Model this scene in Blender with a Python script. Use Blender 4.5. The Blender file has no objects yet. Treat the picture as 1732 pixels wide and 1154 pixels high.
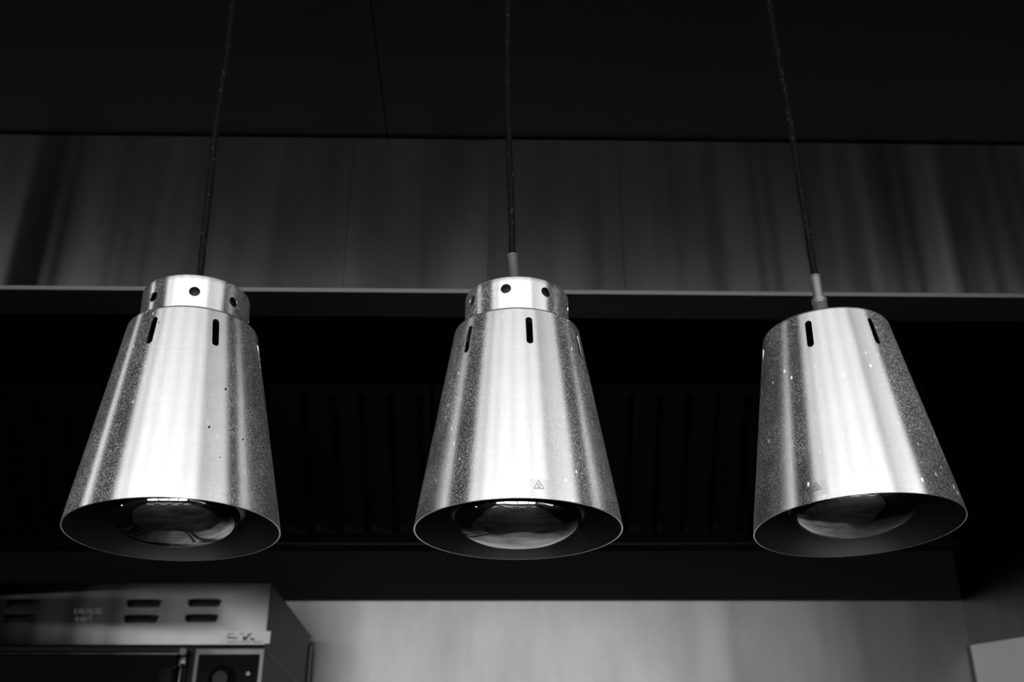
import bpy, bmesh, math, random
from mathutils import Vector, Matrix
random.seed(7)
PI = math.pi
C = bpy.context.scene.collection
sc = bpy.context.scene

# ------------------------------------------------------------------ camera, world, light, exposure
F_PX, PITCH = 1864.64, math.radians(27.1)
cam_d = bpy.data.cameras.new('camera')
cam_d.sensor_width = 36
cam_d.lens = F_PX / 1732 * 36
cam_d.dof.use_dof = True
cam_d.dof.focus_distance = 1.03
cam_d.dof.aperture_fstop = 9.0
cam = bpy.data.objects.new('camera', cam_d)
C.objects.link(cam)
cam.location = (0, 0, 0)
cam.rotation_euler = (PI / 2 + PITCH, 0, 0)
sc.camera = cam

w = bpy.data.worlds.new('world'); sc.world = w
w.use_nodes = True
w.node_tree.nodes['Background'].inputs[0].default_value = (1, 1, 1, 1)
w.node_tree.nodes['Background'].inputs[1].default_value = 0.0

sc.view_settings.view_transform = 'Standard'
sc.view_settings.look = 'None'
sc.view_settings.gamma = 1
sc.view_settings.exposure = 0.45

def area(name, loc, target, sx, sy, power):
    d = bpy.data.lights.new(name, 'AREA'); d.shape = 'RECTANGLE'
    d.size = sx; d.size_y = sy; d.energy = power
    o = bpy.data.objects.new(name, d); C.objects.link(o)
    o.location = loc
    o.rotation_euler = (Vector(target) - Vector(loc)).to_track_quat('-Z', 'Y').to_euler()
    return o
# daylight through the wide front window, the corner windows beside it and a narrow pane on the left
area('daylight_front', (-0.20, -1.18, -0.05), (-0.20, 5, -0.05), 3.16, 2.1, 84)
area('daylight_corner', (-1.83, -0.78, 0.35), (5, -0.78, 0.35), 0.78, 1.28, 10)
area('daylight_right', (1.44, -0.42, 0.35), (-5, -0.42, 0.35), 1.46, 1.28, 13)
area('daylight_left', (-1.86, 0.80, 0.35), (5, 0.80, 0.35), 0.13, 1.3, 1.6)

# ------------------------------------------------------------------ helpers
def at(u, v, Y):
    """where the sight line of photo pixel (u, v) meets the vertical plane at depth Y"""
    c, s = math.cos(PITCH), math.sin(PITCH)
    d = Vector(((u - 866) / F_PX, c + (v - 577) / F_PX * s, s - (v - 577) / F_PX * c))
    return d * (Y / d.y)

def obj(name, bm, mat, parent=None, smooth=None):
    me = bpy.data.meshes.new(name)
    bmesh.ops.recalc_face_normals(bm, faces=bm.faces)
    bm.to_mesh(me); bm.free()
    if mat: me.materials.append(mat)
    o = bpy.data.objects.new(name, me); C.objects.link(o)
    if parent: o.parent = parent
    if smooth:
        me.polygons.foreach_set('use_smooth', [True] * len(me.polygons))
        me.set_sharp_from_angle(angle=math.radians(smooth))
    return o

def empty(name, loc, label, cat, group=None, rot=(0, 0, 0)):
    o = bpy.data.objects.new(name, None); C.objects.link(o)
    o.empty_display_size = .05
    o.location = loc; o.rotation_euler = rot
    o['label'] = label; o['category'] = cat
    if group: o['group'] = group
    return o

def struct(name, bm, mat, label, cat='wall', smooth=None):
    o = obj(name, bm, mat, None, smooth)
    o['kind'] = 'structure'; o['label'] = label; o['category'] = cat
    return o

def box(bm, x0, x1, y0, y1, z0, z1):
    vs = [bm.verts.new((x, y, z)) for x in (x0, x1) for y in (y0, y1) for z in (z0, z1)]
    for f in ((0, 1, 3, 2), (4, 6, 7, 5), (0, 4, 5, 1), (2, 3, 7, 6), (0, 2, 6, 4), (1, 5, 7, 3)):
        bm.faces.new([vs[i] for i in f])
    return bm

def bx(*a, bev=0):
    bm = bmesh.new(); box(bm, *a)
    if bev:
        bmesh.ops.bevel(bm, geom=list(bm.edges), offset=bev, segments=2, affect='EDGES', profile=.5)
    return bm

def lathe(prof, n=192, closed=True):
    """revolve (r, z) about z; closed joins the last point to the first"""
    bm = bmesh.new(); rings = []
    for r, z in prof:
        if r < 1e-6: rings.append([bm.verts.new((0, 0, z))])
        else: rings.append([bm.verts.new((r * math.cos(2 * PI * k / n), r * math.sin(2 * PI * k / n), z)) for k in range(n)])
    m = len(rings)
    for i in range(m if closed else m - 1):
        a, b = rings[i], rings[(i + 1) % m]
        for k in range(n):
            k2 = (k + 1) % n
            if len(a) == 1 and len(b) == 1: continue
            if len(a) == 1: bm.faces.new((a[0], b[k], b[k2]))
            elif len(b) == 1: bm.faces.new((a[k], a[k2], b[0]))
            else: bm.faces.new((a[k], a[k2], b[k2], b[k]))
    return bm

def tube(pts, rad, n=16, bm=None, wob=0.0):
    """tube along a Catmull-Rom path"""
    if bm is None: bm = bmesh.new()
    P = [Vector(p) for p in pts]; path = []
    for i in range(len(P) - 1):
        p0 = P[max(i - 1, 0)]; p1 = P[i]; p2 = P[i + 1]; p3 = P[min(i + 2, len(P) - 1)]
        for s in range(6):
            t = s / 6
            path.append(.5 * ((2 * p1) + (p2 - p0) * t + (2 * p0 - 5 * p1 + 4 * p2 - p3) * t * t + (3 * p1 - p0 - 3 * p2 + p3) * t ** 3))
    path.append(P[-1])
    rings = []
    for i, p in enumerate(path):
        d = (path[min(i + 1, len(path) - 1)] - path[max(i - 1, 0)]).normalized()
        ref = Vector((0, 1, 0)) if abs(d.y) < .9 else Vector((1, 0, 0))
        a = d.cross(ref).normalized(); b = d.cross(a)
        r = rad * (1 + random.uniform(-wob, wob))
        rings.append([bm.verts.new(p + r * (math.cos(2 * PI * k / n) * a + math.sin(2 * PI * k / n) * b)) for k in range(n)])
    for i in range(len(rings) - 1):
        for k in range(n):
            bm.faces.new((rings[i][k], rings[i][(k + 1) % n], rings[i + 1][(k + 1) % n], rings[i + 1][k]))
    bm.faces.new(rings[0]); bm.faces.new(rings[-1])
    return bm

def capsule(cx, cz, hw, hh, y0, y1, n=12, bm=None, cap_r=None):
    """stadium or circle in the xz plane, extruded in y"""
    if bm is None: bm = bmesh.new()
    pts = []
    if hh >= hw:
        for k in range(n + 1):
            a = PI * k / n; pts.append((cx + hw * math.cos(a), cz + (hh - hw) + hw * math.sin(a)))
        for k in range(n + 1):
            a = PI + PI * k / n; pts.append((cx + hw * math.cos(a), cz - (hh - hw) + hw * math.sin(a)))
    else:
        for k in range(n + 1):
            a = -PI / 2 + PI * k / n; pts.append((cx + (hw - hh) + hh * math.cos(a), cz + hh * math.sin(a)))
        for k in range(n + 1):
            a = PI / 2 + PI * k / n; pts.append((cx - (hw - hh) + hh * math.cos(a), cz + hh * math.sin(a)))
    q = []
    for p in pts:
        if not q or (abs(p[0] - q[-1][0]) + abs(p[1] - q[-1][1])) > 1e-7: q.append(p)
    if abs(q[0][0] - q[-1][0]) + abs(q[0][1] - q[-1][1]) < 1e-7: q.pop()
    A = [bm.verts.new((x, y0, z)) for x, z in q]; B = [bm.verts.new((x, y1, z)) for x, z in q]
    bm.faces.new(A); bm.faces.new(B[::-1])
    for k in range(len(q)):
        bm.faces.new((A[k], B[k], B[(k + 1) % len(q)], A[(k + 1) % len(q)]))
    return bm

def cut(o, cutter_bm, smooth=30):
    """subtract the cutter for good; nothing of it stays in the scene"""
    bmesh.ops.recalc_face_normals(cutter_bm, faces=cutter_bm.faces)
    me = bpy.data.meshes.new('cutter'); cutter_bm.to_mesh(me); cutter_bm.free()
    c = bpy.data.objects.new('cutter', me); C.objects.link(c)
    c.parent = o.parent
    m = o.modifiers.new('cut', 'BOOLEAN'); m.operation = 'DIFFERENCE'; m.object = c; m.solver = 'EXACT'
    bpy.context.view_layer.update()
    dg = bpy.context.evaluated_depsgraph_get()
    new = bpy.data.meshes.new_from_object(o.evaluated_get(dg))
    o.modifiers.clear(); old = o.data; o.data = new; new.name = old.name
    bpy.data.objects.remove(c); bpy.data.meshes.remove(old); bpy.data.meshes.remove(me)
    if smooth:
        new.polygons.foreach_set('use_smooth', [True] * len(new.polygons))
        new.set_sharp_from_angle(angle=math.radians(smooth))

# ------------------------------------------------------------------ materials (all procedural, all neutral grey)
class NT:
    def __init__(s, name):
        s.m = bpy.data.materials.new(name); s.m.use_nodes = True
        s.t = s.m.node_tree; s.b = s.t.nodes['Principled BSDF']
    def n(s, kind, **kw):
        x = s.t.nodes.new(kind)
        for k, v in kw.items():
            if k.startswith('i_'): x.inputs[k[2:].replace('_', ' ')].default_value = v
            else: setattr(x, k, v)
        return x
    def l(s, a, b): s.t.links.new(a, b)
    def set(s, **kw):
        for k, v in kw.items():
            k = k.replace('_', ' ')
            if k == 'Base Color' and not hasattr(v, '__len__'): v = (v, v, v, 1)
            s.b.inputs[k].default_value = v
    def glossy(s, rough, aniso):
        g = s.n('ShaderNodeBsdfAnisotropic', distribution='BECKMANN')
        g.inputs['Roughness'].default_value = rough; g.inputs['Anisotropy'].default_value = aniso
        return g
    def coords(s, scale=(1, 1, 1), loc=(0, 0, 0)):
        tc = s.n('ShaderNodeTexCoord'); mp = s.n('ShaderNodeMapping')
        mp.inputs['Scale'].default_value = scale; mp.inputs['Location'].default_value = loc
        s.l(tc.outputs['Object'], mp.inputs['Vector']); return mp.outputs['Vector']
    def ramp(s, fac, stops):
        r = s.n('ShaderNodeValToRGB'); e = r.color_ramp.elements
        while len(e) < len(stops): e.new(.5)
        for i, (p, v) in enumerate(stops): e[i].position = p; e[i].color = (v, v, v, 1)
        s.l(fac, r.inputs['Fac']); return r.outputs['Color']

def plain(name, col, rough=.5, metal=0.0, **kw):
    t = NT(name); t.set(Base_Color=col, Roughness=rough, Metallic=metal, **kw)
    no = t.n('ShaderNodeTexNoise', i_Scale=40.0, i_Detail=4.0); t.l(t.coords(), no.inputs['Vector'])
    b = t.n('ShaderNodeBump', i_Strength=.06, i_Distance=.002); t.l(no.outputs['Fac'], b.inputs['Height']); t.l(b.outputs['Normal'], t.b.inputs['Normal'])
    return t.m

def spun_aluminium(name, seed, dust=.5, drips=.3, base=.71, film=.02):
    """spun metal: fine grooves round the axis, grease drips and dust on it"""
    t = NT(name)
    gl = t.glossy(.38, .66); tc = t.n('ShaderNodeTexCoord'); sx = t.n('ShaderNodeSeparateXYZ'); t.l(tc.outputs['Object'], sx.inputs[0])
    ng = t.n('ShaderNodeMath', operation='MULTIPLY'); ng.inputs[1].default_value = -1; t.l(sx.outputs[1], ng.inputs[0])
    cx = t.n('ShaderNodeCombineXYZ'); t.l(ng.outputs[0], cx.inputs[0]); t.l(sx.outputs[0], cx.inputs[1])
    vt = t.n('ShaderNodeVectorTransform', vector_type='VECTOR', convert_from='OBJECT', convert_to='WORLD'); t.l(cx.outputs[0], vt.inputs[0])
    t.l(vt.outputs[0], gl.inputs['Tangent'])
    v = t.coords((1, 1, 900), (seed, 0, 0))
    gr = t.n('ShaderNodeTexNoise', i_Scale=1.0, i_Detail=3.0); t.l(v, gr.inputs['Vector'])
    v2 = t.coords((1, 1, 1), (seed * 3.1, seed, seed))
    cl = t.n('ShaderNodeTexNoise', i_Scale=14.0, i_Detail=5.0, i_Roughness=.65); t.l(v2, cl.inputs['Vector'])
    base_c = t.ramp(gr.outputs['Fac'], [(.3, base * .93), (.7, base)])
    # dust: tiny pale specks, denser in cloudy patches
    sp = t.n('ShaderNodeTexNoise', i_Scale=1400.0, i_Detail=1.0); t.l(v2, sp.inputs['Vector'])
    m1 = t.ramp(sp.outputs['Fac'], [(.55, 0), (.64, 1)])
    m2 = t.ramp(cl.outputs['Fac'], [(.36, 0.30), (.68, 1)])
    mul = t.n('ShaderNodeMath', operation='MULTIPLY'); t.l(m1, mul.inputs[0]); t.l(m2, mul.inputs[1])
    # splashes: larger blobs, and drips drawn out along the height
    v3 = t.coords((120, 120, 60), (seed, seed * 2, 0))
    vo = t.n('ShaderNodeTexVoronoi', i_Scale=1.0); t.l(v3, vo.inputs['Vector'])
    bl = t.ramp(vo.outputs['Distance'], [(.10, 1), (.17, 0)])
    keep = t.n('ShaderNodeTexNoise', i_Scale=26.0, i_Detail=2.0); t.l(t.coords((1, 1, .6), (0, seed * 5, seed)), keep.inputs['Vector'])
    kk = t.ramp(keep.outputs['Fac'], [(.51, 0), (.60, 1)])
    m3 = t.n('ShaderNodeMath', operation='MULTIPLY'); t.l(bl, m3.inputs[0]); t.l(kk, m3.inputs[1])
    m3b = t.n('ShaderNodeMath', operation='MULTIPLY', ); m3b.inputs[1].default_value = drips; t.l(m3.outputs[0], m3b.inputs[0])
    m1b = t.n('ShaderNodeMath', operation='MULTIPLY'); m1b.inputs[1].default_value = dust; t.l(mul.outputs[0], m1b.inputs[0])
    add = t.n('ShaderNodeMath', operation='ADD', use_clamp=True); t.l(m3b.outputs[0], add.inputs[0]); t.l(m1b.outputs[0], add.inputs[1])
    haze = t.n('ShaderNodeMath', operation='ADD', use_clamp=True); haze.inputs[1].default_value = film; t.l(add.outputs[0], haze.inputs[0])
    t.l(base_c, gl.inputs['Color'])
    dif = t.n('ShaderNodeBsdfDiffuse'); dif.inputs['Color'].default_value = (.85, .85, .85, 1)
    mix = t.n('ShaderNodeMixShader'); t.l(haze.outputs[0], mix.inputs[0]); t.l(gl.outputs[0], mix.inputs[1]); t.l(dif.outputs[0], mix.inputs[2])
    t.l(mix.outputs[0], t.t.nodes['Material Output'].inputs['Surface'])
    b = t.n('ShaderNodeBump', i_Strength=.10, i_Distance=.0006); t.l(gr.outputs['Fac'], b.inputs['Height']); t.l(b.outputs['Normal'], gl.inputs['Normal'])
    return t.m

def brushed_steel(name, base, rough, aniso=.85, wave=.5, wave_scale=(5, 5, .35), seed=0.0, stain=.25, tangent=(0, 0, 1)):
    """sheet steel with the grain running level; slight buckling, wiped smears"""
    t = NT(name); gl = t.glossy(rough, -aniso)
    t.l(gl.outputs[0], t.t.nodes['Material Output'].inputs['Surface'])
    cx = t.n('ShaderNodeCombineXYZ')
    for i in range(3): cx.inputs[i].default_value = tangent[i]
    t.l(cx.outputs[0], gl.inputs['Tangent'])
    wv = t.n('ShaderNodeTexNoise', i_Scale=1.0, i_Detail=1.5); t.l(t.coords(wave_scale, (seed, seed, 0)), wv.inputs['Vector'])
    gr = t.n('ShaderNodeTexNoise', i_Scale=1.0, i_Detail=3.0); t.l(t.coords((3, 3, 700), (seed, 0, 0)), gr.inputs['Vector'])
    st = t.n('ShaderNodeTexNoise', i_Scale=1.0, i_Detail=6.0, i_Roughness=.6); t.l(t.coords((7, 7, 2.2), (seed * 2, 0, seed)), st.inputs['Vector'])
    t.l(t.ramp(st.outputs['Fac'], [(.3, base * (1 - stain)), (.7, base)]), gl.inputs['Color'])
    b1 = t.n('ShaderNodeBump', i_Strength=wave, i_Distance=.02); t.l(wv.outputs['Fac'], b1.inputs['Height'])
    b2 = t.n('ShaderNodeBump', i_Strength=.05, i_Distance=.0005); t.l(gr.outputs['Fac'], b2.inputs['Height']); t.l(b1.outputs['Normal'], b2.inputs['Normal'])
    t.l(b2.outputs['Normal'], gl.inputs['Normal'])
    return t.m

M_shade = [spun_aluminium('spun_aluminium_a', 1.3, .50, .30), spun_aluminium('spun_aluminium_b', 5.7, .60, .5), spun_aluminium('spun_aluminium_c', 9.1, .60, .9)]
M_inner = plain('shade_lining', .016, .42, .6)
def rubber():
    t = NT('black_rubber'); t.set(Base_Color=.003, Roughness=.45, Specular_IOR_Level=.14)
    no = t.n('ShaderNodeTexNoise', i_Scale=420.0, i_Detail=3.0); t.l(t.coords((1, 1, .35)), no.inputs['Vector'])
    t.l(t.ramp(no.outputs['Fac'], [(.62, .003), (.80, .05)]), t.b.inputs['Base Color'])
    b = t.n('ShaderNodeBump', i_Strength=.4, i_Distance=.0006); t.l(no.outputs['Fac'], b.inputs['Height']); t.l(b.outputs['Normal'], t.b.inputs['Normal'])
    return t.m
M_cable = rubber()
M_ferr = [None, plain('worn_ferrule', .12, .55, .6), plain('bright_ferrule', .40, .4, .9)]
M_socket = plain('dark_socket', .02, .4)
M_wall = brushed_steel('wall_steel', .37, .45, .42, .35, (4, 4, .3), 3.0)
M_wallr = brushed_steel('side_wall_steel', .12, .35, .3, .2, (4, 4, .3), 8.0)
M_hood = brushed_steel('hood_steel', .95, .325, .24, 1.0, (11, 11, .5), 1.0, stain=.35)
M_fold = plain('folded_edge_steel', .07, .45, 1.0)
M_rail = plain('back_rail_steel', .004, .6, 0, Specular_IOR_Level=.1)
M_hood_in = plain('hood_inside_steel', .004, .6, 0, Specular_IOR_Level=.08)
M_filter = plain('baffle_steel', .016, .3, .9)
M_ceil = plain('ceiling_black', .0025, .8, Specular_IOR_Level=.03)
M_oven = brushed_steel('oven_steel', .13, .36, .3, .4, (5, 5, .4), 12.0)
M_oven_side = plain('oven_side_steel', .03, .5, .2, Specular_IOR_Level=.2)
M_black = plain('black_plastic', .004, .35, Specular_IOR_Level=.25)
M_glass = plain('oven_door_glass', .004, .1, Specular_IOR_Level=.3)
def reflected_tiles(name, pale, dark):
    t = NT(name); t.set(Roughness=.45)
    ck = t.n('ShaderNodeTexChecker', i_Scale=2.6); ck.inputs['Color1'].default_value = (pale,) * 3 + (1,); ck.inputs['Color2'].default_value = (dark,) * 3 + (1,)
    t.l(t.coords((1, 1, 0), (.07, .1, .2)), ck.inputs['Vector']); t.l(ck.outputs['Color'], t.b.inputs['Base Color']); return t.m
M_floor = plain('floor_tile', .08, .4)
M_floor_refl = reflected_tiles('reflection_chequer', .75, .03)  # out of view; pale and dark squares added to brighten and pattern the bulb reflections
M_lit_patch = plain('lit_wall_patch', .9, .5)  # pale colour stands in for light falling on the right wall
M_room = plain('room_paint', .010, .9, Specular_IOR_Level=.05)
M_frame = plain('window_frame_paint', .05, .5)
M_label = spun_aluminium('sticker_film', 3.0, .1, 0, .62, .04)
M_paper = plain('sticker_paper', .55, .6)
M_ink = plain('printing_ink', .012, .6, Specular_IOR_Level=.2)
M_letter = plain('worn_lettering', .11, .4)

def bulb_material(name, col, rough, wave):
    t = NT(name); t.set(Base_Color=col, Metallic=1.0, Roughness=rough)
    n0 = t.n('ShaderNodeTexNoise', i_Scale=30.0, i_Detail=4.0); t.l(t.coords((1, 4, 6), (2, 0, 0)), n0.inputs['Vector'])
    t.l(t.ramp(n0.outputs['Fac'], [(.35, col * .45), (.65, col * 1.2)]), t.b.inputs['Base Color'])
    n1 = t.n('ShaderNodeTexNoise', i_Scale=22.0, i_Detail=1.0); t.l(t.coords((1, 1, 2.5)), n1.inputs['Vector'])
    b = t.n('ShaderNodeBump', i_Strength=wave, i_Distance=.004); t.l(n1.outputs['Fac'], b.inputs['Height']); t.l(b.outputs['Normal'], t.b.inputs['Normal'])
    return t.m
M_lens = bulb_material('silvered_bulb_glass', .34, .04, .8)
M_refl = bulb_material('bulb_shoulder_glass', .02, .3, .1)

# ------------------------------------------------------------------ the room
ZC = 1.151                 # ceiling
YW = 3.46                  # back wall
XR = 1.412                 # right wall
Z0 = -1.5                  # floor
XL, YF = -1.9, -1.24
def hy(x): return 1.495 + .0165 * x      # the hood's front runs slightly askew to the back wall

struct('floor', bx(XL - .1, XR + .1, -.1, YW + .1, Z0 - .05, Z0), M_floor, 'dark kitchen floor below the hood', 'floor')
struct('floor', bx(XL - .1, XR + .1, YF - .1, -.1, Z0 - .05, Z0), M_floor_refl, 'unseen floor by the wide window, chequers added for the bulb reflections', 'floor')
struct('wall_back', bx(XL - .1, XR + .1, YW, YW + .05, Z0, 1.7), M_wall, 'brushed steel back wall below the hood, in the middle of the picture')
bm = bmesh.new()   # right wall, with a window opening in its front half
box(bm, XR, XR + .05, .45, YW, Z0, 1.7); box(bm, XR, XR + .05, YF, -1.12, Z0, 1.7)
box(bm, XR, XR + .05, -1.12, .45, Z0, -.30); box(bm, XR, XR + .05, -1.12, .45, 1.0, 1.7)
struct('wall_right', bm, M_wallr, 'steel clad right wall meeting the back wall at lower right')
bm = bmesh.new(); box(bm, XR - .004, XR, 2.8, YW - .02, .2, .69)  # lit part of the wall as a thin sheet, top edge sloped like the shadow line
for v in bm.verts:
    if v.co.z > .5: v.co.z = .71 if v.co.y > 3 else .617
struct('light_patch_1', bm, M_lit_patch, 'patch of light on the right wall, built as a pale sheet, at the bottom right corner', 'light patch')
bm = bmesh.new()   # left wall with a narrow opening
box(bm, XL + .1, XL + .15, .95, YW, Z0, 1.7); box(bm, XL + .1, XL + .15, -.38, .66, Z0, 1.7); box(bm, XL + .1, XL + .15, YF, -1.17, Z0, 1.7)
box(bm, XL + .1, XL + .15, -1.17, -.38, Z0, -.29); box(bm, XL + .1, XL + .15, -1.17, -.38, .99, 1.7)
box(bm, XL + .1, XL + .15, .66, .95, Z0, -.30); box(bm, XL + .1, XL + .15, .66, .95, 1.02, 1.7)
struct('wall_left', bm, M_room, 'dark left wall of the kitchen')
bm = bmesh.new()   # wall behind the viewer, with its window
box(bm, XL, -1.79, YF, YF + .1, Z0, 1.7); box(bm, 1.38, XR, YF, YF + .1, Z0, 1.7)
box(bm, -1.50, 1.36, YF, YF + .1, Z0, -1.1); box(bm, -1.79, 1.38, YF, YF + .1, 1.02, 1.7)
struct('wall_front', bm, M_room, 'dark wall behind the viewer around the wide window')
bm = bmesh.new()
for x in (-1.79, -1.02, -.24, .55, 1.34): box(bm, x, x + .04, YF + .10, YF + .15, -1.1, 1.02)
for z in (-1.1, -.42, .30, .98): box(bm, -1.79, 1.36, YF + .10, YF + .15, z, z + .05)
struct('window_1', bm, M_frame, 'dark framed wide window behind the viewer', 'window')
# ceiling: two dark sheets with a joint between them
bm = bmesh.new()
def sheet(x0, x1, xb0, xb1):
    p = [(x0, YF), (x1, YF), (xb1, hy(xb1)), (xb0, hy(xb0))]
    a = [bm.verts.new((x, y, ZC)) for x, y in p]; b = [bm.verts.new((x, y, ZC + .04)) for x, y in p]
    bm.faces.new(a); bm.faces.new(b[::-1])
    for k in range(4): bm.faces.new((a[k], a[(k + 1) % 4], b[(k + 1) % 4], b[k]))
sheet(XL - .1, -.142, XL - .1, -.2105)
sheet(-.1402, XR + .1, -.2087, XR + .1)
struct('ceiling', bm, M_ceil, 'black ceiling sheets with a thin joint above the lamps', 'ceiling')

# ------------------------------------------------------------------ extractor hood
H0 = .85
hood = empty('extractor_hood', (0, 0, H0), 'large dark steel extractor hood hanging behind the three lamps', 'extractor hood')
def hp(name, bm, mat, smooth=None):
    bmesh.ops.translate(bm, verts=bm.verts, vec=(0, 0, -H0)); return obj(name, bm, mat, hood, smooth)
def askew(x0, x1, dy0, dy1, z0, z1, dx=0.0):
    bm = bmesh.new(); vs = []
    for x in (x0, x1):
        for y in (hy(x) + dy0, hy(x) + dy1):
            for z in (z0, z1): vs.append(bm.verts.new((x, y, z)))
    for f in ((0, 1, 3, 2), (4, 6, 7, 5), (0, 4, 5, 1), (2, 3, 7, 6), (0, 2, 6, 4), (1, 5, 7, 3)): bm.faces.new([vs[i] for i in f])
    return bm
seams = [XL + .12, -.264, -.038, .177, XR - .005]
for i in range(4):
    x0, x1 = seams[i] + .0003, seams[i + 1] - .0003
    # each sheet is buckled a little
    bm = bmesh.new(); nx, nz = 40, 10; g = []
    tilt = (.0, .010, -.006, .004)[i]
    for a in range(nx + 1):
        x = x0 + (x1 - x0) * a / nx; col = []
        for b in range(nz + 1):
            z = H0 + .004 + (ZC - H0 - .010) * b / nz
            col.append(bm.verts.new((x, hy(x) + tilt * (x - x0) * .6 + .0008 * math.sin(x * 31 + i) * math.sin(PI * b / nz), z)))
        g.append(col)
    for a in range(nx):
        for b in range(nz): bm.faces.new((g[a][b], g[a + 1][b], g[a + 1][b + 1], g[a][b + 1]))
    r = bmesh.ops.extrude_face_region(bm, geom=list(bm.faces))
    bmesh.ops.translate(bm, verts=[v for v in r['geom'] if isinstance(v, bmesh.types.BMVert)], vec=(0, .012, 0))
    hp('front_panel', bm, M_hood, 40)
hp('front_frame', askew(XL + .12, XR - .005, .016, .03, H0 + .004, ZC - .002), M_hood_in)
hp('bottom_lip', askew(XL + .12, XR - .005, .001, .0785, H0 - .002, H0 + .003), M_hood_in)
bm = bmesh.new(); ends = []   # folded bottom edge of the front, leaning slightly back
for x in (XL + .12, XR - .005):
    y = hy(x); ends.append([bm.verts.new((x, y + dy, H0 + dz)) for dy, dz in ((-.0015, .0045), (-.0005, .0005), (.0005, -.0012), (.004, -.0012), (.004, .0045))])
for k in range(5): bm.faces.new((ends[0][k], ends[0][(k + 1) % 5], ends[1][(k + 1) % 5], ends[1][k]))
bm.faces.new(ends[0]); bm.faces.new(ends[1][::-1])
hp('folded_edge', bm, M_fold)
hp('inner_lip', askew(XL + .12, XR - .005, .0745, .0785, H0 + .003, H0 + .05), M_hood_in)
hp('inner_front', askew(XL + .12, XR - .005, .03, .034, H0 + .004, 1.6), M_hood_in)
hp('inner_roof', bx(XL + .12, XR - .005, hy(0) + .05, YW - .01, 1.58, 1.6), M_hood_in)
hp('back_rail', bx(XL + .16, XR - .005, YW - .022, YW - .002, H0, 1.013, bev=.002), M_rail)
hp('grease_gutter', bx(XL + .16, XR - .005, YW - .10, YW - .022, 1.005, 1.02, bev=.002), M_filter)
# slanting bank of baffle filters
def filter_bm(x0, x1):
    fr = bmesh.new(); L = .518
    def slab(bm, a0, a1, s0, s1, n0, n1):
        vs = []
        for x in (a0, a1):
            for s in (s0, s1):
                for n in (n0, n1):
                    k = .7071; vs.append(bm.verts.new((x, 3.36 - s * k - n * k, 1.03 + s * k - n * k)))
        for f in ((0, 1, 3, 2), (4, 6, 7, 5), (0, 4, 5, 1), (2, 3, 7, 6), (0, 2, 6, 4), (1, 5, 7, 3)): bm.faces.new([vs[i] for i in f])
    slab(fr, x0, x1, 0, .03, 0, .03); slab(fr, x0, x1, L - .03, L, 0, .03)
    slab(fr, x0, x0 + .02, .03, L - .03, 0, .03); slab(fr, x1 - .02, x1, .03, L - .03, 0, .03)
    ba = bmesh.new(); n = 5; p = (x1 - x0 - .04) / n
    for k in range(n):
        slab(ba, x0 + .02 + p * k + p * .25, x0 + .02 + p * (k + 1) - p * .25, .03, L - .03, .016, .022)
        slab(ba, x0 + .02 + p * k, x0 + .02 + p * k + p * .35, .03, L - .03, .002, .006)
    return fr, ba
xs = XL + .2
while xs < XR - .45:
    fr, ba = filter_bm(xs, xs + .475)
    f = hp('baffle_filter', fr, M_filter)
    bmesh.ops.translate(ba, verts=ba.verts, vec=(0, 0, -H0)); obj('baffles', ba, M_filter, f)
    xs += .49
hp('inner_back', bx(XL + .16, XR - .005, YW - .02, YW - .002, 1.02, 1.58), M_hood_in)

# ------------------------------------------------------------------ oven
OY, OB, OX1, OX0, OZ = 2.77, 3.40, -.611, -1.62, .728
oven = empty('convection_oven', (-1.1, 3.08, Z0), 'stainless oven with vent slots and a dark door at lower left', 'oven')
def op(name, bm, mat, smooth=None, parent=None, off=(1.1, -3.08, -Z0)):
    bmesh.ops.translate(bm, verts=bm.verts, vec=off); return obj(name, bm, mat, parent or oven, smooth)
def fp(u, v):                       # a place on the oven's front
    p = at(u, v, OY); return p.x, p.z
zp = fp(460, 1091)[1]
zg = fp(460, 1097)[1]
body = op('body', bx(OX0, OX1 - .006, OY + .03, OB, -.05, OZ - .004), M_black)
op('side_panel', bx(OX1 - .006, OX1, OY + .012, OB - .035, -.05, OZ, bev=.0015), M_oven_side)
op('side_trim', bx(OX1 - .004, OX1 + .005, OB - .032, OB, -.05, OZ - .03, bev=.002), M_black)
# level joint on the side sheet
sz = at(460, 1100, OY).z
op('side_joint', bx(OX1 - .001, OX1 + .002, OY + .02, OB - .036, sz - .004, sz - .001), M_black)
op('top_panel', bx(OX0, OX1, OY + .01, OB, OZ - .004, OZ), M_oven_side)
panel = op('vent_panel', bx(OX0, OX1, OY, OY + .012, zp, OZ, bev=.0015), M_oven)
cb = bmesh.new(); louv = []
for (ua, ub, v1, v2) in ((10, 65, 1022, 1048), (215, 272, 1022, 1048), (318, 373, 1021, 1047)):
    for v, sh in ((v1, 0), (v2, -5)):
        a = fp(ua + sh, v); b = fp(ub + sh, v)
        cx = (a[0] + b[0]) / 2 + 1.1; cz = a[1] - Z0; hw = (b[0] - a[0]) / 2
        capsule(cx, cz, hw, .0085, OY - .05 - 3.08, OY + .05 - 3.08, bm=cb); louv.append((cx, cz, hw))
for k in range(2):                  # the pair beyond the left of the frame
    cx, cz, hw = louv[k]; cx -= .36
    capsule(cx, cz, hw, .0085, OY - .05 - 3.08, OY + .05 - 3.08, bm=cb); louv.append((cx, cz, hw))
cut(panel, cb, 30)
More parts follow.
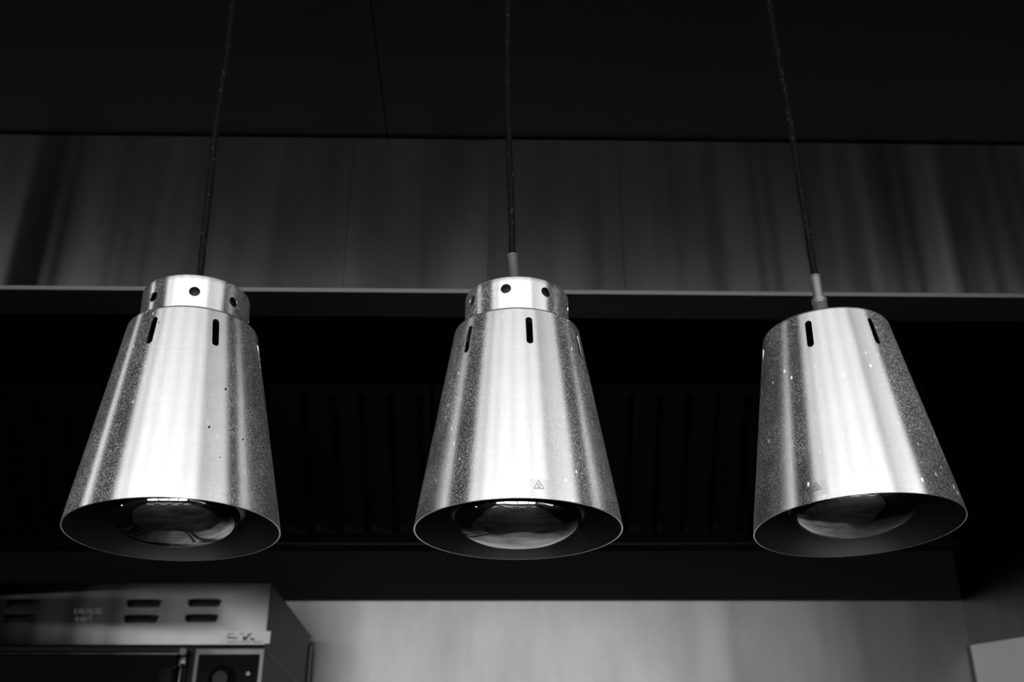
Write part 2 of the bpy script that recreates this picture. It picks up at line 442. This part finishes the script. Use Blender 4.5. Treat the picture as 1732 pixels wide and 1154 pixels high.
for cx, cz, hw in louv:             # pressed hood over each slot, open below
    bm = bmesh.new(); n, m = 28, 8; g = []
    for a in range(n + 1):
        t = -1 + 2 * a / n; x = t * (hw + .004); e = max(0, 1 - abs(t) ** 5) ** .5; row = []
        for b in range(m + 1):
            an = PI / 2 * b / m
            row.append(bm.verts.new((cx + x, OY - 3.08 - .0003 - .009 * e * math.sin(an), cz + .004 + .0075 * e * math.cos(an))))
        g.append(row)
    for a in range(n):
        for b in range(m): bm.faces.new((g[a][b], g[a + 1][b], g[a + 1][b + 1], g[a][b + 1]))
    bmesh.ops.remove_doubles(bm, verts=bm.verts, dist=1e-6)
    obj('louvre', bm, M_oven, panel, 60)
# worn lettering: two unreadable lines
def strokes(items, mat, name, parent, y, off=(1.1, -3.08, -Z0), w=1.5):
    bm = bmesh.new()
    for (u0, v0, u1, v1, th) in items:
        a = at(u0, v0, y); b = at(u1, v1, y); d = (b - a); L = max(d.length, 1e-5); d /= L; nrm = Vector((-d.z, 0, d.x)) * (th * .0015 * w / 2)
        q = [a + nrm, b + nrm, b - nrm, a - nrm]
        f = [bm.verts.new((p.x, y, p.z)) for p in q]; g = [bm.verts.new((p.x, y + .0004, p.z)) for p in q]
        bm.faces.new(f); bm.faces.new(g[::-1])
        for k in range(4): bm.faces.new((f[k], f[(k + 1) % 4], g[(k + 1) % 4], g[k]))
    return op(name, bm, mat, None, parent, off)
it = []
for k, u in enumerate((127, 134, 141, 148, 155, 161)):
    it += [(u, 1031, u - .5, 1038, 1), (u, 1031, u + 3, 1031, 1)] + ([(u + 4, 1031, u + 3.5, 1038, 1)] if k % 2 else [(u, 1038, u + 3, 1038, 1)])
it += [(168, 1029, 167, 1039, 1.3), (168, 1034, 172, 1029, 1.1), (168, 1034, 172, 1039, 1.1)]
for u in (129, 137, 143): it += [(u, 1044, u - .5, 1051, 1), (u, 1044, u + 3, 1046, 1), (u + 3, 1046, u + 3, 1051, 1)]
it += [(150, 1043, 156, 1043, 1.2), (153, 1043, 152.5, 1052, 1.2)]
strokes(it, M_letter, 'lettering', None, OY - .0006).parent = panel
# paper sticker with a scrawled tick
a = fp(376, 1068); b = fp(456, 1089)
stk = op('paper_sticker', bx(a[0], b[0], OY - .0006, OY - .0001, b[1], a[1]), M_paper, None, panel)
stk['label'] = 'white paper sticker with printing and a pen tick'
it = [(385, 1073, 396, 1073, 1), (385, 1076, 386, 1079, 1.4), (385, 1079, 401, 1080, 1.6), (406, 1073, 412, 1072, .9), (412, 1077, 414, 1083, 2.6), (414, 1083, 422, 1073, 2.2),
      (422, 1073, 426, 1072, 1.2), (423, 1080, 430, 1083, 1.6), (424, 1082, 430, 1081, 1.2), (384, 1086, 402, 1086, .8), (404, 1086, 424, 1086, .8), (427, 1086, 444, 1086, .8)]
strokes(it, M_ink, 'printing', None, OY - .0011).parent = panel
# door: frame, glass, handle
xd = fp(322, 1110)[0]
door = op('door', bx(OX0, xd - .01, OY + .006, OY + .03, -.05, zg - .006, bev=.002), M_black)
op('door_glass', bx(OX0 + .02, xd - .02, OY, OY + .006, 0, zg - .02, bev=.001), M_glass, None, door)
a = fp(-100, 1106); b = fp(304, 1106)
tb = tube([(a[0] + 1.1, OY - 3.08 - .004, a[1] - Z0), (b[0] + 1.1, OY - 3.08 - .004, b[1] - Z0 - .001)], .0055, 12); obj('door_trim', tb, M_oven, door, 60)
p1 = fp(313, 1105); p2 = fp(311, 1118); p3 = fp(304, 1154)
op('door_hinge', bx(p2[0] - .016, p2[0] + .008, OY - .012, OY + .006, p2[1] - .018, p2[1] + .010, bev=.004), M_oven, 40, door)
tb = tube([(p1[0] + 1.1, OY - 3.1, p1[1] - Z0), (p1[0] + 1.1, OY - 3.07, p1[1] - Z0)], .009, 16); obj('hinge_pin', tb, M_oven, door, 60)
tb = tube([(p2[0] + .003 + 1.1, OY - .012 - 3.08, p2[1] - .012 - Z0), (p2[0] + 1.1, OY - .02 - 3.08, p3[1] - Z0), (p2[0] + 1.1 - .002, OY - .02 - 3.08, .2 - Z0)], .005, 12)
obj('handle_rail', tb, M_oven, door, 60)
op('handle', bx(p2[0] - .056, p2[0] - .008, OY - .05, OY - .004, .2, p2[1] - .016, bev=.012), M_black, 40, door)
# control panel with a dark glass front, knob
u0, u1 = fp(331, 1100)[0], fp(454, 1100)[0]
cp = op('control_panel', bx(u0, OX1, OY, OY + .02, -.05, zg, bev=.0015), M_oven)
g0, g1 = fp(337, 1106), fp(440, 1106)
gl = op('control_glass', bx(g0[0], g1[0], OY - .004, OY - .0002, .10, g0[1] - .002, bev=.0012), M_glass, None, cp)
kp = fp(377, 1152)
bm = lathe([(0, -.028), (.018, -.028), (.022, -.024), (.030, -.004), (.036, 0), (0, 0)], 48, False)
bmesh.ops.rotate(bm, verts=bm.verts, matrix=Matrix.Rotation(-PI / 2, 3, 'X'))
bmesh.ops.translate(bm, verts=bm.verts, vec=(kp[0] + 1.1, OY - .004 - 3.08, kp[1] - Z0)); obj('knob', bm, M_black, cp, 40)
kp = fp(421, 1141)
bm = lathe([(0, -.006), (.005, -.006), (.008, -.002), (.009, 0), (0, 0)], 24, False)
bmesh.ops.rotate(bm, verts=bm.verts, matrix=Matrix.Rotation(-PI / 2, 3, 'X'))
bmesh.ops.translate(bm, verts=bm.verts, vec=(kp[0] + 1.1, OY - .004 - 3.08, kp[1] - Z0)); obj('button', bm, M_oven, cp, 40)
# stand that carries it
for x in (OX0 + .04, OX1 - .04):
    for y in (OY + .06, OB - .04):
        op('leg', bx(x - .02, x + .02, y - .02, y + .02, Z0, -.05), M_oven_side)

# ------------------------------------------------------------------ heat lamps
HS, R2, RC, HC = .2103, .0648, .0544, .0408
def cone_r(z):                       # outer radius of the shade at height z
    if z < .019: return .1 - (.1 - .0971) * z / .019
    return .0971 + (R2 - .0971) * (z - .019) / (HS - .019)

def shade_profile(top_hole):
    t = .0011; fr = .004
    out = [(.1, 0)]
    zs = [.0008, .004, .009, .014, .0186, .0194] + [.019 + (HS - fr - .019) * k / 16 for k in range(1, 17)]
    out += [(cone_r(z), z) for z in zs]
    for k in range(1, 6):
        a = PI / 2 * k / 5; r0 = cone_r(HS - fr)
        out.append((r0 - fr + fr * math.cos(a), HS - fr + fr * math.sin(a)))
    out.append((top_hole, HS))
    inn = [(top_hole, HS - t), (R2 - fr, HS - t), (cone_r(HS - fr) - t, HS - fr)]
    inn += [(cone_r(.019 + (HS - fr - .019) * k / 16) - t, .019 + (HS - fr - .019) * k / 16) for k in range(15, -1, -1)]
    inn += [(cone_r(.006) - t, .006), (.0986, 0)]
    return out + inn

def patch(phi0, phi1, z0, z1, lift, rot, cx, cz, n=14, m=6):
    """a piece of film bent round the cone; coordinates are arc length and height"""
    bm = bmesh.new(); g = []
    for i in range(n + 1):
        row = []
        for j in range(m + 1):
            s = phi0 + (phi1 - phi0) * i / n; h = z0 + (z1 - z0) * j / m
            row.append(bm.verts.new(on_cone(s, h, lift, rot, cx, cz)))
        g.append(row)
    for i in range(n):
        for j in range(m): bm.faces.new((g[i][j], g[i + 1][j], g[i + 1][j + 1], g[i][j + 1]))
    return bm
def on_cone(s, h, lift, rot, cphi, cz):
    s, h = s * math.cos(rot) - h * math.sin(rot), s * math.sin(rot) + h * math.cos(rot)
    z = cz + h; r = cone_r(max(z, 0)) + lift; a = cphi + s / .098
    return Vector((r * math.sin(a), -r * math.cos(a), z))
def ribbon(bm, pts, wd, lift, rot, cphi, cz):
    for (a, b) in zip(pts[:-1], pts[1:]):
        dx, dz = b[0] - a[0], b[1] - a[1]; L = math.hypot(dx, dz); nx, nz = -dz / L * wd / 2, dx / L * wd / 2
        n = max(2, int(L / .001)); prev = None
        for k in range(n + 1):
            s, h = a[0] + dx * k / n, a[1] + dz * k / n
            c = (bm.verts.new(on_cone(s + nx, h + nz, lift, rot, cphi, cz)), bm.verts.new(on_cone(s - nx, h - nz, lift, rot, cphi, cz)))
            if prev: bm.faces.new((prev[0], prev[1], c[1], c[0]))
            prev = c
def thicken(bm, d):
    r = bmesh.ops.extrude_face_region(bm, geom=list(bm.faces))
    for v in [v for v in r['geom'] if isinstance(v, bmesh.types.BMVert)]:
        q = Vector((v.co.x, v.co.y, 0)).normalized(); v.co -= q * d
    return bm

def lamp(i, loc, ax, ay, label, slots, holes, hole_z, cable, bulb_dz, sticker, bulb_x=0.0):
    # rest point: centre of the rim; the shade hangs slightly off plumb
    root = empty('heat_lamp', loc, label, 'heat lamp', 'heat lamps hanging in a row', (ax, ay, 0))
    mat = M_shade[i]; collar = holes is not None
    sh = obj('shade', lathe(shade_profile(.0535 if collar else .004), 256), mat, root, 32)
    sh.data.materials.append(M_inner)
    cb = bmesh.new()
    for a in slots:
        c = capsule(0, .1815, .0034, .0158, -.12, -.03)
        bmesh.ops.rotate(c, verts=c.verts, matrix=Matrix.Rotation(math.radians(a), 3, 'Z'))
        me = bpy.data.meshes.new('t'); c.to_mesh(me); c.free(); cb.from_mesh(me); bpy.data.meshes.remove(me)
    cut(sh, cb, 32)
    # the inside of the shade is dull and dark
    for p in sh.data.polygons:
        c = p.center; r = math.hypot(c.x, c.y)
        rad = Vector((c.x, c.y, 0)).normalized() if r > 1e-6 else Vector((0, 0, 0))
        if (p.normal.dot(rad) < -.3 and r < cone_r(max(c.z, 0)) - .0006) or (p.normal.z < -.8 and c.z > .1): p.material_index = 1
    if collar:
        z0, z1, t = HS - .0008, HS + HC, .0011
        prof = [(RC, z0), (RC, z0 + .004)] + [(RC, z0 + .004 + (z1 - z0 - .0055) * k / 8) for k in range(1, 9)] + [(RC - .0004, z1 - .0006), (RC - .0013, z1), (.0045, z1), (.0045, z1 - t), (RC - t - .001, z1 - t), (RC - t, z1 - t - .002), (RC - t, z0)]
        co = obj('collar', lathe(prof, 192), mat, root, 32)
        cb = bmesh.new()
        for a in holes:
            c = capsule(0, hole_z, .0054, .0054, -.09, -.03, n=20)
            bmesh.ops.rotate(c, verts=c.verts, matrix=Matrix.Rotation(math.radians(a), 3, 'Z'))
            me = bpy.data.meshes.new('t'); c.to_mesh(me); c.free(); cb.from_mesh(me); bpy.data.meshes.remove(me)
        cut(co, cb, 32)
        # dark inner sleeve seen through the holes
        obj('inner_sleeve', lathe([(.046, HS + .001), (.046, z1 - .003), (.045, z1 - .003), (.045, HS + .001)], 64), M_socket, root, 40)
    else:
        obj('cap', lathe([(0, HS + .0030), (.040, HS + .0028), (.0535, HS + .0020), (.0545, HS + .0008), (.0545, HS), (0, HS)], 128, False), mat, root, 32)
    top = HS + (HC if collar else .003)
    # cable and ferrule in the lamp's own space
    Minv = (Matrix.Translation(loc) @ Matrix.Rotation(ay, 4, 'Y') @ Matrix.Rotation(ax, 4, 'X')).inverted()
    pts = [Minv @ Vector(p) for p in cable]
    if i == 0:
        start = Vector((0, 0, top - .004)); pts = [start] + pts
        gr = obj('grommet', lathe([(.0040, top - .002), (.0075, top), (.007, top + .003), (.0042, top + .004)], 32), M_cable, root, 40)
    elif i == 1:
        d = (pts[1] - Vector((0, 0, top))).normalized(); L = (pts[1] - Vector((0, 0, top))).length
        q = d.to_track_quat('Z', 'Y').to_matrix().to_4x4(); q.translation = Vector((0, 0, top))
        bm = lathe([(.0039, -.002), (.0058, -.002), (.0058, L * .55), (.0054, L * .57), (.0054, L - .003), (.0062, L - .0025), (.0062, L), (.0039, L)], 40)
        bmesh.ops.transform(bm, matrix=q, verts=bm.verts); obj('ferrule', bm, M_ferr[1], root, 40)
        pts = [Vector((0, 0, top - .004))] + pts[1:]
    else:
        e = pts[2]; s = Vector((0, 0, top)); d = (e - s).normalized(); L = (e - s).length
        q = d.to_track_quat('Z', 'Y').to_matrix().to_4x4(); q.translation = s
        bm = lathe([(.0039, L * .55), (.0056, L * .55), (.0054, L - .003), (.0060, L - .0025), (.0058, L), (.0039, L)], 40)
        bmesh.ops.transform(bm, matrix=q, verts=bm.verts); obj('ferrule', bm, M_ferr[2], root, 40)
        bm = lathe([(.0039, -.002), (.0078, -.002), (.0078, L * .50), (.0070, L * .52), (.0082, L * .53), (.0082, L * .58), (.0057, L * .60), (.0039, L * .60)], 40)
        bmesh.ops.transform(bm, matrix=q, verts=bm.verts); obj('lock_nut', bm, M_ferr[2], root, 40)
        pts = [Vector((0, 0, top - .004))] + pts[2:]
    obj('cable', tube(pts, .0037, 16, wob=.05), M_cable, root, 60)
    # bulb: broad silvered face, glass shoulder, neck and socket
    b = bpy.data.objects.new('bulb', None)
    zb = .015 + bulb_dz; cz = .0268
    prof = []
    for k in range(0, 25):
        a = PI / 2 * k / 24
        prof.append((.0615 * math.sin(a) ** .889, zb - cz * math.cos(a) ** .889 if k < 24 else zb))
    bm = lathe(prof, 128, False)
    bulb = obj('bulb', bm, M_lens, root, 70)
    sp = [(.0612, zb - .001), (.0655, zb + .000), (.0690, zb + .004), (.0708, zb + .011), (.0700, zb + .020), (.066, zb + .032), (.050, zb + .052), (.034, zb + .070), (.024, zb + .085), (.020, zb + .10), (0, zb + .10)]
    sp = [p if p[0] < cone_r(p[1]) - .006 or p[0] == 0 else (cone_r(p[1]) - .006, p[1]) for p in sp]
    obj('bulb_shoulder', lathe(sp, 96, False), M_refl, bulb, 70)
    bulb.location = (bulb_x, 0, 0)
    obj('socket', lathe([(0, zb + .098), (.021, zb + .098), (.021, HS - .012), (.012, HS - .001), (0, HS - .001)], 48, False), M_socket, root, 40)
    if sticker:
        cphi, szz, rot, w2, h2, ty = sticker
        lab = obj('warning_label', thicken(patch(-w2, w2, -h2, h2, .0004, rot, cphi, szz), .0003), M_label, root)
        lab['label'] = 'square hot surface warning label'
        bm = bmesh.new(); T = .0045; e = (cphi, szz)
        ox = -.0008 if i == 1 else -.002
        tri = [(ox - T, ty - T * .85), (ox + T, ty - T * .85), (ox, ty + T * .95), (ox - T, ty - T * .85)]
        ribbon(bm, tri, .00042, .0006, rot, *e)
        ribbon(bm, [(ox - T * .42, ty - T * .60), (ox + T * .42, ty - T * .60)], .00045, .0006, rot, *e)
        for k in (-1, 0, 1):
            x = ox + k * T * .26
            ribbon(bm, [(x - .0002, ty - T * .42), (x + .0003, ty - T * .22), (x - .0003, ty), (x + .0002, ty + T * .22 - abs(k) * .0003)], .00030, .0006, rot, *e)
        obj('warning_symbol', thicken(bm, .00012), M_ink, lab)
    return root, sh

def rest(front, n):
    """fill up the ring of n cut-outs beyond the ones that face the viewer"""
    gap = (360 - (front[-1] - front[0])) / (n - len(front) + 1)
    return front + [front[-1] + gap * (k + 1) for k in range(n - len(front))]
L1 = ((-.3210, 1.0115, .3147), .0018, -.0391)
L2 = ((.0060, 1.0233, .3187), .0077, -.0040)
L3 = ((.3353, 1.0326, .3254), -.0080, -.0210)
T = ZC
c1 = [(-.3315, 1.0111, .5986), (-.3335, 1.0111, .6447), (-.3345, 1.0111, .683), (-.3368, 1.0111, .7386), (-.3379, 1.0111, .7632), (-.3388, 1.0111, .8051), (-.3386, 1.0111, .8483), (-.3384, 1.0111, .8929), (-.3402, 1.0111, .9483), (-.3409, 1.0111, .9865), (-.343, 1.012, T)]
c2 = [(.001, 1.0213, .6047), (.0004, 1.0213, .627), (0, 1.0213, .6558), (-.0017, 1.0213, .717), (-.003, 1.0213, .7543), (-.0041, 1.0213, .8133), (-.0054, 1.0213, .8748), (-.0054, 1.0213, .9391), (-.0050, 1.0213, .9965), (-.004, 1.021, T)]
c3 = [(.3312, 1.0342, .5734), (.3298, 1.0342, .588), (.3292, 1.0342, .6083), (.3283, 1.0342, .6441), (.3278, 1.0342, .6907), (.3270, 1.0342, .7228), (.3266, 1.0342, .7639), (.3264, 1.0342, .8236), (.3252, 1.0342, .8588), (.3228, 1.0342, .9134), (.3217, 1.0342, .9701), (.3213, 1.0342, 1.0091), (.319, 1.034, T)]
lamp(0, *L1, 'leftmost hanging heat lamp, brushed metal cone with ring of holes and small dents, no label', rest([-16.9, 34.2, 88.5], 7), [13.6 + 44.6 * k for k in range(8)], .2311, c1, .003, None)
lamp(1, *L2, 'middle hanging heat lamp, brushed metal cone with holed collar and pale warning label', rest([-44.5, 9.7, 64.0], 7), [-12 + 44.8 * k for k in range(8)], .2368, c2, 0, (math.radians(10.9), .0100, 0, .0086, .0087, .0032))
root3, _ = lamp(2, *L3, 'rightmost hanging heat lamp, stained cone with flat top, no collar, and crooked warning label', rest([-89, -30.5, 24.0], 7), None, 0, c3, .008, (math.radians(-35.0), .0121, .05, .0080, .0072, .0022))
# small dark dents on the left shade
r1 = [o for o in bpy.data.objects if o.name.startswith('shade') and o.parent and o.parent.location.x < -.2][0]
for phi, z, s in ((-12.3, .1894, .6), (42.3, .1189, 1.0), (31.6, .0741, 1.0), (54.5, .0702, .8), (38.6, .045, .5)):
    bm = bmesh.new(); R = Matrix.Identity(4); c = on_cone(0, 0, 0, 0, math.radians(phi), z)
    bmesh.ops.create_uvsphere(bm, u_segments=12, v_segments=8, radius=.0012 * s)
    bmesh.ops.scale(bm, verts=bm.verts, vec=(.8, .3, 1.5)); bmesh.ops.rotate(bm, verts=bm.verts, matrix=Matrix.Rotation(.35, 3, 'Y'))
    bmesh.ops.rotate(bm, verts=bm.verts, matrix=Matrix.Rotation(math.radians(phi), 3, 'Z')); bmesh.ops.translate(bm, verts=bm.verts, vec=c)
    obj('dent', bm, M_black, r1, 60)
